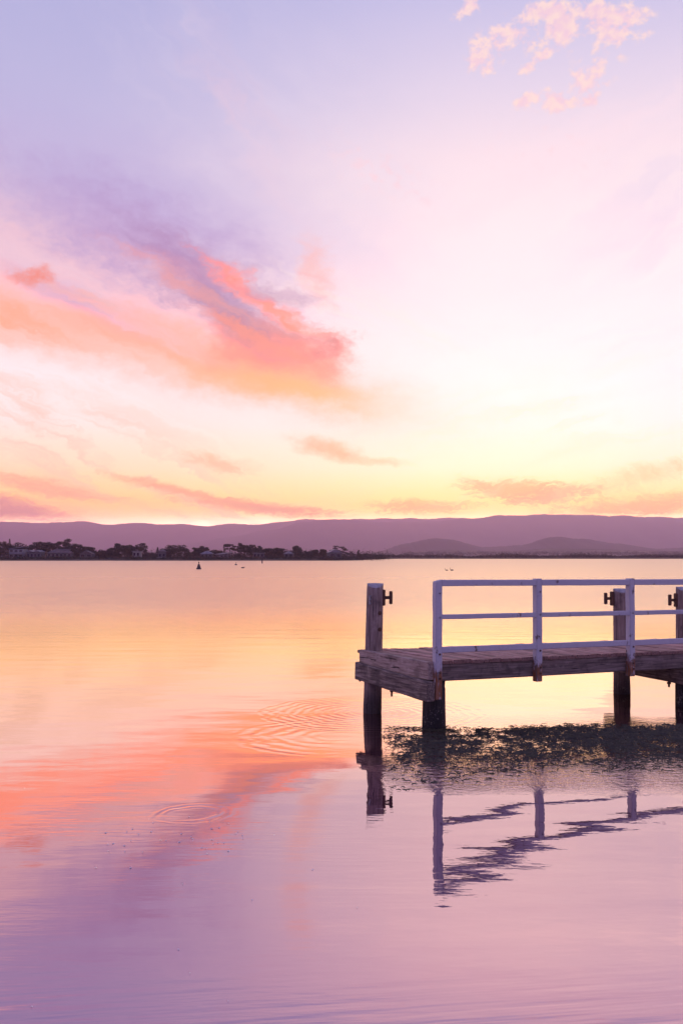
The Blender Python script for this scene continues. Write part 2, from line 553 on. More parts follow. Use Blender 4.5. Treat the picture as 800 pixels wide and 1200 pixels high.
def water_mat():
    m = bpy.data.materials.new('lake_water')
    m.use_nodes = True
    nt = m.node_tree
    g = G(nt)
    b = nt.nodes['Principled BSDF']
    tc = g.n('ShaderNodeTexCoord')
    x, y, z = g.xyz(tc.outputs['Object'])
    # every wave is computed and added in turn, the widest first
    patch = g.sstep(g.noise(g.vec(x * 0.35, y * 0.6, 17.0), 1.0, 2.0), 0.40, 0.62)
    wob = g.noise(g.vec(x * 2.0, y * 2.0, 1.0), 1.0, 2.0) - 0.5
    # a long low swell running in under the jetty
    ph = y * 0.849 + x * 0.05 + g.noise(g.vec(x * 0.3, y * 0.25, 0.5), 1.0, 1.0) * 0.6
    h = g.m('SINE', ph + SWELL_PHASE) * SWELL_AMP * g.sstep(y, 4.0, 6.2) * g.sstep(y, 14.5, 9.8) * g.sstep(x, -1.6, 0.5)
    # lazy undulations, stretched along the shore
    h = h + (g.noise(g.vec(x * 0.55, y * 1.1, 1.0), 1.0, 2.0, 0.5) - 0.5) * 0.0075
    h = h + (g.noise(g.vec(x * 1.5, y * 4.2, 4.0), 1.0, 3.0, 0.5) - 0.5) * 0.0007
    h = h + (g.noise(g.vec(x * 8.0, y * 11.0, 7.0), 1.0, 2.0, 0.5) - 0.5) * 0.00032
    # wind wavelets close in, in patches
    h = h + (g.noise(g.vec(x * 3.2, y * 15.0, 16.0), 1.0, 3.0, 0.55) - 0.5) * (patch * 0.7 + 0.3) * g.sstep(y, 10.5, 7.0) * (g.sstep(x, 0.9, -0.3) * 0.00115 + 0.00035)
    h = h + (g.noise(g.vec((x + y * 0.35) * 0.9, (y - x * 0.15) * 9.0, 19.0), 1.0, 2.0, 0.5) - 0.5) * g.sstep(y, 5.7, 4.3) * (patch * 0.6 + 0.4) * 0.0080
    # open water, ruffled by the breeze
    h = h + (g.noise(g.vec(x * 0.18, y * 1.7, 2.0), 1.0, 4.0, 0.62) - 0.5) * 0.11 * g.sstep(y, 16.0, 60.0)

    # ring waves: a fish rise, and wavelets spreading from the piles
    def ring(cx, cy, r0, r1, lam, amp):
        dx, dy = x - cx, y - cy
        r = g.m('SQRT', dx * dx + dy * dy) + wob * 0.26
        return g.m('SINE', r * (2 * PI / lam)) * (g.sstep(r, r0 - lam, r0) * g.sstep(r, r1 + lam, r1)) * amp
    h = h + ring(-1.245, 8.5, 0.23, 0.30, 0.10, 0.0006) * g.sstep(wob, -0.25, 0.1)
    h = h + ring(-0.05, 12.1, 0.30, 1.15, 0.21, 0.0010) * g.sstep(x, 0.2, -0.5) * g.sstep(wob, -0.2, 0.16)
    h = h + ring(0.42, 13.9, 0.15, 1.5, 0.14, 0.0007)
    # chop among the weed under the jetty
    h = h + (g.noise(g.vec(x * 9.0, y * 13.0, 9.0), 1.0, 3.0, 0.6) - 0.5) * (g.sstep(x, 0.2, 0.8) * g.sstep(y, 9.0, 9.7) * g.sstep(y, 14.2, 12.8) * (g.sstep(y, 11.4, 10.2) + 0.6)) * 0.0070
    bp = g.n('ShaderNodeBump')
    bp.inputs['Strength'].default_value = 1.0
    bp.inputs['Distance'].default_value = 1.0
    g.put(bp.inputs['Height'], h)
    lw = g.n('ShaderNodeLayerWeight')
    nt.links.new(bp.outputs[0], lw.inputs['Normal'])
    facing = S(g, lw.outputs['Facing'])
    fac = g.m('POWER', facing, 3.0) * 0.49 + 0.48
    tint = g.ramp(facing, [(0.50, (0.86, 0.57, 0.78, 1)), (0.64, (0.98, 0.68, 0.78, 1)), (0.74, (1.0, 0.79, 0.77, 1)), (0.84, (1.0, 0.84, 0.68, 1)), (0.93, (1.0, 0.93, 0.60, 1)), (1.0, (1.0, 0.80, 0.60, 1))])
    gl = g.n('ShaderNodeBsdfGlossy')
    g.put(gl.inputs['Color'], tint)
    g.put(gl.inputs['Roughness'], g.sstep(y, 12.0, 46.0) * 0.26 + g.sstep(y, 80.0, 300.0) * 0.06 + 0.012)
    nt.links.new(bp.outputs[0], gl.inputs['Normal'])
    df = g.n('ShaderNodeBsdfDiffuse')
    df.inputs['Color'].default_value = (0.045, 0.016, 0.045, 1)
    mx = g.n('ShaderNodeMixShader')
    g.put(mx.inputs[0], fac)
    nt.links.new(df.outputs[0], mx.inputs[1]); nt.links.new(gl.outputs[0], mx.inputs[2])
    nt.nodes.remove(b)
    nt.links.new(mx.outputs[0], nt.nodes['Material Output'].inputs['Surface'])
    return m


SWELL_PHASE, SWELL_AMP, WATER_IOR = -7.69, 0.040, 2.6


# ------------------------------------------------------------------ water, land, hills, haze
def build_water():
    bm = bmesh.new()
    xs = [-14800, -2500, -600, -150, -40, -14, -6, -3, -1, 1, 3, 6, 14, 40, 150, 600, 2500, 17000]
    ys = [-600, -150, -40, -10, -2, 1, 3, 5, 7, 9, 11, 13, 15, 18, 24, 36, 60, 110, 220, 500, 1200]
    V = [[bm.verts.new((x, y, 0)) for y in ys] for x in xs]
    for i in range(len(xs) - 1):
        for j in range(len(ys) - 1):
            bm.faces.new((V[i][j], V[i + 1][j], V[i + 1][j + 1], V[i][j + 1]))
    struct(mesh_obj('lake_water', bm, water_mat()))


build_water()


def land_mat(name, a, b, c, scale):
    m, g, bs = principled(name, (0, 0, 0, 1), 0.95)
    tc = g.n('ShaderNodeTexCoord')
    n1 = g.noise(tc.outputs['Object'], scale, 6.0, 0.6)
    n2 = g.noise(tc.outputs['Object'], scale * 4.3, 4.0, 0.6)
    col = g.ramp(n1, [(0.38, a + (1,)), (0.52, b + (1,)), (0.66, c + (1,))])
    col = g.mix(n2 * 0.5, col, a + (1,))
    g.put(bs.inputs['Base Color'], col)
    return m


M_SHORE = land_mat('shore_grass', (0.045, 0.040, 0.022), (0.06, 0.055, 0.03), (0.10, 0.08, 0.05), 0.06)
M_FOREST = land_mat('forested_range', (0.025, 0.03, 0.02), (0.035, 0.042, 0.028), (0.05, 0.055, 0.035), 0.004)
M_FARM = land_mat('farmed_foothill', (0.03, 0.036, 0.022), (0.06, 0.065, 0.04), (0.22, 0.20, 0.12), 0.006)


def build_land():
    """the low land round the lake: bank at the water's edge, then flat ground to the ranges"""
    bm = bmesh.new()
    N = 240
    rows = []
    for i in range(N + 1):
        t = i / N
        X = -14500 + 31000 * t
        # shoreline: the near point on the left, then the far shore
        k = 1 / (1 + math.exp(-max(-60.0, min(60.0, (X - 22) / 7.0))))
        Y = 505 * (1 - k) + 880 * k + mnoise.noise(Vector((X * 0.02, 0, 0))) * 5 + (abs(X) / 7500) ** 2 * 900 * 0
        if X < -400:
            Y -= (abs(X) - 400) * 0.05
        rows.append((X, Y))
    extra = [(x, None) for x in range(-300, 120, 4)]
    xs = sorted({r[0] for r in rows} | {e[0] for e in extra})
    prev = None
    for X in xs:
        k = 1 / (1 + math.exp(-max(-60.0, min(60.0, (X - 22) / 7.0))))
        Y = 505 * (1 - k) + 880 * k + mnoise.noise(Vector((X * 0.02, 0, 0))) * 4
        if X < -400:
            Y -= min(-(X + 400) * 0.05, 200)
        col = [bm.verts.new((X, Y + d, z)) for d, z in ((-1.5, -0.6), (0, 0.18), (1.5, 0.55), (9, 0.95), (40, 1.6))]
        col.append(bm.verts.new((X, 13600, 2.0)))
        if prev:
            for a in range(len(col) - 1):
                bm.faces.new((prev[a], col[a], col[a + 1], prev[a + 1]))
        prev = col
    struct(mesh_obj('lake_shore', bm, M_SHORE))


build_land()


def interp(pts, x):
    if x <= pts[0][0]:
        return pts[0][1]
    for (x0, y0), (x1, y1) in zip(pts, pts[1:]):
        if x <= x1:
            t = (x - x0) / (x1 - x0)
            t = t * t * (3 - 2 * t) * 0.5 + t * 0.5
            return y0 + (y1 - y0) * t
    return pts[-1][1]


def build_hill(name, D, front, back, prof, mat, seed, gully=0.10, nx=900, x0=-1300, x1=2100, bumpy=0.012):
    bm = bmesh.new()
    ny = 22
    prev = None
    for i in range(nx + 1):
        px = x0 + (x1 - x0) * i / nx
        X = (px - 400) / F * D
        row = interp(prof, px)
        top = (HOR - row) / F * D + EYE
        top *= 1 + bumpy * mnoise.noise(Vector((px * 0.05, seed, 0))) + bumpy * 0.7 * mnoise.noise(Vector((px * 0.17, seed, 4)))
        top += D * (0.0019 * mnoise.noise(Vector((px * 0.035, seed, 2))) * min(1.0, top / 150.0) + 0.00050 * mnoise.noise(Vector((px * 0.33, seed, 9))) + 0.00022 * mnoise.noise(Vector((px * 0.9, seed, 12))))
        top = max(top, 1.0)
        cur = []
        for j in range(ny + 3):
            if j <= ny:
                s = j / ny
                Y = D - front * (1 - s)
                shape = s * s * (3 - 2 * s) * 0.65 + s ** 3 * 0.35
                nz = mnoise.fractal(Vector((X / 650.0 + seed, Y / 1100.0, seed)), 1.0, 2.0, 4)
                z = top * shape + nz * top * gully * 4 * s * (1 - s)
            else:
                s = (j - ny) / 2
                Y = D + back * s
                z = top * (1 - s)
            cur.append(bm.verts.new((X, Y, z - 1.5 * (1 - min(1, j)))))
        if prev:
            for a in range(len(cur) - 1):
                bm.faces.new((prev[a], cur[a], cur[a + 1], prev[a + 1]))
        prev = cur
    struct(mesh_obj(name, bm, mat, smooth=True))


build_hill('far_range', 12000, 3000, 1200, [(-1700, 600), (-600, 606), (0, 611), (50, 612.5), (90, 611.5), (130, 614), (170, 613), (230, 615.5), (300, 614), (360, 609), (500, 607), (900, 608), (2500, 612)], M_FOREST, 3.0)
build_hill('near_range', 9900, 2600, 1100, [(-300, 660), (150, 647), (215, 637), (270, 629), (325, 620), (352, 611.5), (375, 609.5), (405, 609.5), (430, 611), (475, 611.5), (505, 612), (525, 609.5), (560, 606), (600, 604), (640, 602.5), (680, 603), (720, 605), (760, 605), (800, 606.5), (1000, 604), (1600, 600), (2500, 607)], M_FOREST, 8.0)
build_hill('wooded_knoll', 4700, 900, 550, [(380, 662), (440, 647), (475, 637), (508, 630.5), (530, 633), (565, 641), (610, 639), (640, 631), (657, 629), (680, 631), (720, 637), (770, 643), (830, 640), (950, 634), (1300, 628), (2500, 632)], M_FOREST, 14.0, x0=360)
build_hill('farmed_foothill', 3300, 1000, 400, [(440, 660), (480, 647), (520, 644), (600, 646), (640, 642.5), (690, 643), (740, 645), (800, 646), (1000, 643), (2500, 645)], M_FARM, 21.0, x0=420)
build_hill('low_lakeside_hill', 5400, 1400, 600, [(-1700, 640), (-200, 646), (100, 649), (300, 650), (420, 651), (460, 660)], M_FOREST, 27.0, x1=470)


def build_haze():
    bm = bmesh.new()
    add_box(bm, -15200, 17800, -700, 13800, -2.6, 450)
    m = bpy.data.materials.new('evening_haze')
    m.use_nodes = True
    nt = m.node_tree
    nt.nodes.clear()
    v = nt.nodes.new('ShaderNodeVolumePrincipled')
    v.inputs['Color'].default_value = HAZE_COL
    v.inputs['Density'].default_value = HAZE_DENS
    v.inputs['Anisotropy'].default_value = HAZE_G
    o = nt.nodes.new('ShaderNodeOutputMaterial')
    nt.links.new(v.outputs[0], o.inputs['Volume'])
    ob = mesh_obj('haze', bm, m)
    ob['kind'] = 'stuff'


HAZE_COL, HAZE_DENS, HAZE_G = (0.90, 0.67, 1.0, 1), 1.1e-4, 0.82
build_haze()


# ------------------------------------------------------------------ the jetty
def build_jetty():
    J = thing('jetty', 'old timber jetty with white painted handrails, standing on piles in the lake', 'jetty', (1.10, 12.5, 0), math.radians(25.5))
    J.rotation_euler = (0, math.radians(0.45), math.radians(25.5))
    L, W, ZD = 12.0, 1.72, 0.85

    def endx(y):          # the end of the deck is not quite square
        return -0.135 * y / W

    # decking: planks laid across
    bm = bmesh.new()
    tone = bm.faces.layers.float.new('tone')
    x = 0.0
    k = 0
    while x < L:
        w = 0.142 + rnd.uniform(-0.006, 0.006)
        y0 = -0.025 + rnd.uniform(-0.012, 0.012)
        y1 = W + 0.02 + rnd.uniform(-0.03, 0.035)
        z = ZD + rnd.uniform(-0.006, 0.006)
        seg = 10
        sk = max(0.0, 1 - x / 1.5)
        rows = []
        for i in range(seg + 1):
            y = y0 + (y1 - y0) * i / seg
            off = endx(y) * sk
            cup = 0.003 * mnoise.noise(Vector((x, y * 2, 3)))
            ring = [(x + off + 0.004, ZD - 0.042), (x + off + 0.004, z - 0.006 + cup), (x + off + 0.012, z + cup), (x + off + w - 0.012, z + cup + rnd.uniform(-.001, .001)), (x + off + w - 0.004, z - 0.006 + cup), (x + off + w - 0.004, ZD - 0.042)]
            rows.append([bm.verts.new((a, y, b)) for a, b in ring])
        tv = rnd.uniform(0.0, 1.0)
        for i in range(seg):
            for j in range(6):
                bm.faces.new((rows[i][j], rows[i + 1][j], rows[i + 1][(j + 1) % 6], rows[i][(j + 1) % 6]))[tone] = tv
        bm.faces.new(rows[0]); bm.faces.new(list(reversed(rows[-1])))
        x += w + rnd.uniform(0.002, 0.009)
        k += 1
    mesh_obj('deck', bm, M_PLANK, J)

    # side beams below the planks
    for y, sd in ((0.045, 1), (W - 0.05, 2), (W * 0.5, 3)):
        bm = bmesh.new()
        timber(bm, (0.03 + endx(y), y, 0.702), (L, y, 0.702), 0.10, 0.212, 0.008, 40, 0.004, sd)
        mesh_obj('side_beam', bm, M_BEAM_X, J)

    # end board and headstock
    bm = bmesh.new()
    timber(bm, (endx(-0.03) - 0.020, -0.035, 0.733), (endx(W) + 0.030, W - 0.03, 0.748), 0.082, 0.222, 0.008, 20, 0.006, 4)
    mesh_obj('end_board', bm, M_BEAM_Y, J)
    bm = bmesh.new()
    timber(bm, (endx(0) - 0.060, -0.10, 0.486), (endx(W) - 0.005, W - 0.01, 0.568), 0.125, 0.240, 0.012, 20, 0.007, 5)
    hs = mesh_obj('headstock', bm, M_HEAD, J)
    for y, dz in ((0.82, -0.09), (1.62, -0.02), (0.25, -0.02)):
        bm = bmesh.new()
        zb = 0.488 + 0.084 * (y / W) - 0.12
        rod(bm, (endx(y) - 0.04, y, zb + 0.02), (endx(y) - 0.04, y, zb + dz), 0.014)
        rod(bm, (endx(y) - 0.04, y, zb + dz * 0.35), (endx(y) - 0.04, y, zb + dz * 0.35 + 0.02), 0.024, 6)
        mesh_obj('bolt', bm, M_RUST, hs)
    for xb in (4.20, 8.55):
        bm = bmesh.new()
        timber(bm, (xb, -0.10, 0.475), (xb + 0.1, W + 0.1, 0.515), 0.125, 0.235, 0.012, 16, 0.007, xb)
        h2 = mesh_obj('headstock', bm, M_HEAD, J)
        bm = bmesh.new()
        rod(bm, (xb, 0.35, 0.40), (xb, 0.35, 0.29), 0.016)
        rod(bm, (xb, 0.35, 0.335), (xb, 0.35, 0.36), 0.03, 6)
        mesh_obj('bolt', bm, M_RUST, h2)

    # piles
    def pile(x, y, r, top, lean=(0, 0), seed=0, cleat=None, tall=False):
        bm = bmesh.new()
        prof = [(r * 1.02, -1.6), (r * 1.02, -0.05), (r * 1.05, 0.05), (r * 1.02, 0.25), (r, 0.5), (r * 0.985, 0.8), (r * 0.97, 1.1), (r * 0.96, 1.4), (r * 0.95, top - 0.09)]
        prof = [p for p in prof if p[1] <= top - 0.08] if not tall else prof
        if not tall:
            prof.append((r, top))
        R = lathe(bm, prof, 20, x, y, 0.05, seed, lean)
        if tall:
            # weathered top, cut sloping towards the open water
            topv = R[-1]
            cx, cy = x + lean[0] * top, y + lean[1] * top
            cap = []
            for k in range(20):
                a = 2 * PI * k / 20
                s = max(0.0, -(math.cos(a) * 0.43 + math.sin(a) * 0.90))
                cap.append(bm.verts.new((cx + r * 0.92 * math.cos(a), cy + r * 0.92 * math.sin(a), top - 0.06 * s - 0.004)))
            bm.faces.remove([f for f in bm.faces if len(f.verts) == 20 and all(abs(v.co.z - topv[0].co.z) < 1e-4 for v in f.verts)][0])
            for k in range(20):
                bm.faces.new((topv[k], topv[(k + 1) % 20], cap[(k + 1) % 20], cap[k]))
            c = bm.verts.new((cx, cy + 0.02, top))
            for k in range(20):
                bm.faces.new((cap[k], cap[(k + 1) % 20], c)).material_index = 1
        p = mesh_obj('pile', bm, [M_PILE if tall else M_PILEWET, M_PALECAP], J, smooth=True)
        return p

    def mooring_cleat(par, cx, cy, cz, ux, uy, r):
        """an iron T cleat standing out from its pile in the direction (ux, uy)"""
        d = Vector((ux, uy, 0)).normalized()
        s = Vector((-d.y, d.x, 0))
        def ob(name, c0, c1, hw, z0, z1, m):
            bm = bmesh.new()
            pts = []
            for q in (c0, c1):
                for w in (-hw, hw):
                    for z in (z0, z1):
                        p = Vector((cx, cy, 0)) + d * q + s * w
                        pts.append(bm.verts.new((p.x, p.y, cz + z)))
            for f in ((0, 1, 3, 2), (4, 6, 7, 5), (0, 4, 5, 1), (2, 3, 7, 6), (0, 2, 6, 4), (1, 5, 7, 3)):
                bm.faces.new([pts[i] for i in f])
            bmesh.ops.bevel(bm, geom=list(bm.edges), offset=0.006, segments=2, affect='EDGES')
            return bm
        bm = ob('c', r - 0.02, r + 0.025, 0.055, -0.11, 0.11, M_RUST)
        for (a0, a1, w, z0, z1) in ((r + 0.02, r + 0.085, 0.02, -0.022, 0.022), (r + 0.08, r + 0.125, 0.03, -0.09, 0.09)):
            b2 = ob('c', a0, a1, w, z0, z1, M_RUST)
            tmp = bpy.data.meshes.new('tmp'); b2.to_mesh(tmp); b2.free()
            bm.from_mesh(tmp); bpy.data.meshes.remove(tmp)
        mesh_obj('cleat', bm, M_RUST, par)

    p1 = pile(0.0, 1.575, 0.122, 1.78, (0.022, 0.0), 2.0, tall=True)
    mooring_cleat(p1, 0.04, 1.575, 1.58, 0.9, -0.42, 0.112)
    # iron bolts let into the face of the pile, and a galvanised staple on its left side
    for (z, a) in ((1.37, -0.78), (1.145, -0.74)):
        bm = bmesh.new()
        cx, cy = 0.0 + 0.022 * z, 1.575
        d = Vector((math.cos(a - 0.6), math.sin(a - 0.6), 0))
        rod(bm, Vector((cx, cy, z)) + d * 0.10, Vector((cx, cy, z)) + d * 0.119, 0.030, 12)
        rod(bm, Vector((cx, cy, z)) + d * 0.118, Vector((cx, cy, z)) + d * 0.132, 0.016, 6)
        mesh_obj('bolt', bm, M_RUST, p1)
    bm = bmesh.new()
    for z in (1.50, 1.56, 1.60):
        d = Vector((math.cos(-2.6), math.sin(-2.6), 0))
        c = Vector((0.022 * z, 1.575, z))
        rod(bm, c + d * 0.10, c + d * 0.145, 0.014, 8)
    rod(bm, c + d * 0.14 + Vector((0, 0, -0.11)), c + d * 0.14 + Vector((0, 0, 0.01)), 0.012, 8)
    mesh_obj('staple', bm, M_GALV, p1)
    pile(0.14, 0.155, 0.145, 0.60, (0, 0), 5.0)
    q = pile(4.42, 1.60, 0.125, 1.68, (-0.01, 0), 7.0, tall=True)
    mooring_cleat(q, 4.38, 1.60, 1.52, -0.902, 0.431, 0.115)
    pile(4.33, 0.155, 0.14, 0.60, (0, 0), 9.0)
    q = pile(5.72, 1.62, 0.12, 1.70, (0.0, 0), 11.0, tall=True)
    mooring_cleat(q, 5.72, 1.62, 1.48, -0.902, 0.431, 0.112)
    pile(8.70, 0.155, 0.14, 0.60, (0, 0), 13.0)
    q = pile(8.80, 1.60, 0.12, 1.68, (0.01, 0), 15.0, tall=True)
    mooring_cleat(q, 8.81, 1.60, 1.50, -0.902, 0.431, 0.112)

    # handrail: posts bolted outside the side beam, three rails let in between them
    xs = [0.062 + d for d in (0.0, 1.515, 3.07, 4.53, 6.03, 7.53, 9.03, 10.53)]
    PW = 0.046
    yc = -0.052
    for i, px in enumerate(xs):
        bm = bmesh.new()
        zb = 0.385 if i == 0 else 0.535 + rnd.uniform(-0.01, 0.01)
        vs = add_box(bm, px - PW, px + PW, yc - PW, yc + PW, zb, 1.858 if i == 0 else 1.872)
        bmesh.ops.subdivide_edges(bm, edges=[e for e in bm.edges if abs(e.verts[0].co.z - e.verts[1].co.z) > 0.5], cuts=12)
        bmesh.ops.bevel(bm, geom=list(bm.edges), offset=0.007, segments=2, affect='EDGES')
        for v in bm.verts:
            v.co.x += mnoise.noise(Vector((v.co.z * 4, i * 3.7, 1))) * 0.003
            v.co.y += mnoise.noise(Vector((v.co.z * 4, i * 3.7, 5))) * 0.003
            if i == 0 and v.co.z > 1.83:
                v.co.z -= max(0, (px - v.co.x)) * 0.5
        po = mesh_obj('railing_post', bm, M_PAINT, J)
        for z in (1.70, 1.40, 0.94, 0.72, 0.64):
            bm = bmesh.new()
            rod(bm, (px + 0.01 + rnd.uniform(-.006, .006), yc - PW + 0.004, z + rnd.uniform(-.015, .015)), (px + 0.01, yc - PW - 0.012, z), 0.013, 6)
            mesh_obj('bolt', bm, M_RUST if z < 1.2 else M_GALV, po)
    for i in range(len(xs) - 1):
        a, b = xs[i] + PW - 0.002, xs[i + 1] - PW + 0.002
        for (z, h, w, nm) in ((1.820, 0.078, 0.088, 'top_rail'), (1.400, 0.060, 0.045, 'middle_rail'), (0.993, 0.074, 0.045, 'lower_rail')):
            bm = bmesh.new()
            y = yc - PW + w / 2 + (0.004 if nm != 'top_rail' else 0.0)
            timber(bm, (a, y, z), (b, y, z), w, h, 0.007, 14, 0.0025, i * 5 + z)
            mesh_obj(nm, bm, M_PAINT, J)
    return J


build_jetty()


# ------------------------------------------------------------------ weed, flecks
def build_weed():
    bm = bmesh.new()
    r = random.Random(5)
    n = 0
    tries = 0
    while n < 13500 and tries < 200000:
        tries += 1
        X = r.uniform(0.3, 7.0)
        Y = r.uniform(9.2, 13.4)
        n1 = mnoise.fractal(Vector((X * 0.9, Y * 0.9, 1.7)), 1.0, 2.0, 4)
        n2 = mnoise.noise(Vector((X * 4, Y * 5, 8.7)))
        topY = 12.75 + 0.12 * n1 + 0.06 * X
        botY = 9.75 + 0.05 * X + 0.6 * n1
        d = min((topY - Y) / 0.4, (Y - botY) / 2.2, (X - 0.45) / 0.5)
        if d < 0 or r.random() > min(1, d) * max(0.05, 0.62 + 1.1 * n2 + 0.5 * n1):
            continue
        L = r.uniform(0.03, 0.10)
        w = r.uniform(0.004, 0.009)
        a = r.gauss(0.0, 0.7)
        lift = r.uniform(0.002, 0.022)
        dx, dy = math.cos(a), math.sin(a)
        prev = None
        for k in range(4):
            t = k / 3
            p = Vector((X + dx * L * (t - .5), Y + dy * L * (t - .5), lift * math.sin(PI * (0.1 + 0.8 * t)) + 0.001))
            s = Vector((-dy, dx, 0.5)) * w * (1 - 0.6 * abs(2 * t - 1))
            cur = (bm.verts.new(p - s), bm.verts.new(p + s))
            if prev:
                bm.faces.new((prev[0], prev[1], cur[1], cur[0]))
            prev = cur
        n += 1
    m, g, b = principled('floating_seagrass', lambda g: g.ramp(g.noise(g.n('ShaderNodeTexCoord').outputs['Object'], 9, 3), [(0.3, (0.024, 0.019, 0.011, 1)), (0.6, (0.055, 0.045, 0.02, 1)), (0.8, (0.11, 0.09, 0.035, 1))]), 0.6)
    o = mesh_obj('floating_seagrass', bm, m)
    o['kind'] = 'stuff'
    o['label'] = 'dark tangle of seagrass lying on the water below the jetty'


build_weed()


def build_flecks():
    bm = bmesh.new()
    r = random.Random(8)
    spots = []
    for _ in range(40):
        spots.append((r.gauss(-1.2, 0.35), r.gauss(7.6, 0.25), 1.0))
    for _ in range(14):
        y = r.uniform(4.4, 9.5)
        spots.append((r.uniform(-0.34 * y, 0.1 * y), y, 0.55))
    for X, Y, s in spots:
        a = r.uniform(0, PI)
        R = r.uniform(0.002, 0.006) * s
        vs = [bm.verts.new((X + R * (1 + .4 * r.random()) * 1.6 * math.cos(a + 2 * PI * k / 6), Y + R * math.sin(a + 2 * PI * k / 6), 0.003 + 0.002 * math.sin(k * 2.1))) for k in range(6)]
        c = bm.verts.new((X, Y, 0.006))
        for k in range(6):
            bm.faces.new((vs[k], vs[(k + 1) % 6], c))
    m, g, b = principled('foam_bubbles', (0.95, 0.93, 0.92, 1), 0.3, Metallic=0.9)
    o = mesh_obj('foam_flecks', bm, m)
    o['kind'] = 'stuff'
    o['label'] = 'tiny pale flecks of foam drifting on the near water'


build_flecks()

# ------------------------------------------------------------------ trees on the far shore
def leaf_mat(name, a, b, c):
    m, g, bs = principled(name, (0, 0, 0, 1), 0.8)
    tc = g.n('ShaderNodeTexCoord')
    n1 = g.noise(tc.outputs['Object'], 0.55, 4.0, 0.6)
    g.put(bs.inputs['Base Color'], g.ramp(n1, [(0.32, a + (1,)), (0.5, b + (1,)), (0.7, c + (1,))]))
    return m


M_LEAF = [leaf_mat('gum_leaves', (0.028, 0.033, 0.020), (0.042, 0.048, 0.028), (0.065, 0.068, 0.040)),
          leaf_mat('dark_leaves', (0.022, 0.028, 0.018), (0.034, 0.042, 0.024), (0.055, 0.060, 0.032)),
          leaf_mat('bare_twigs', (0.06, 0.05, 0.045), (0.09, 0.075, 0.065), (0.13, 0.11, 0.10))]
M_BARK, _g, _b = principled('tree_bark', lambda g: g.ramp(g.noise(g.n('ShaderNodeTexCoord').outputs['Object'], 3, 4), [(0.3, (0.05, 0.04, 0.032, 1)), (0.7, (0.13, 0.11, 0.09, 1))]), 0.9)


def leaf_quads(bm, centre, rad, n, size, r, shell=0.55):
    """leaf sprays scattered through one clump"""
    for _ in range(n):
        d = Vector((r.gauss(0, 1), r.gauss(0, 1), r.gauss(0, 1))).normalized()
        k = shell + (1 - shell) * r.random()
        k *= 1 + 0.25 * mnoise.noise(d * 2.2 + centre)
        p = Vector(centre) + Vector((d.x * rad[0], d.y * rad[1], d.z * rad[2])) * k
        nrm = (d + Vector((r.gauss(0, .6), r.gauss(0, .6), r.gauss(0, .6)))).normalized()
        a = nrm.cross(Vector((0.3, 0.2, 1))).normalized()
        b = nrm.cross(a)
        s = size * r.uniform(0.5, 1.25)
        t = size * r.uniform(0.3, 0.8)
        q = r.uniform(-.4, .4)
        bm.faces.new([bm.verts.new(p + a * s * u + b * t * v) for u, v in ((-1, q), (-0.2, -1), (1, -q), (0.1, 1))])


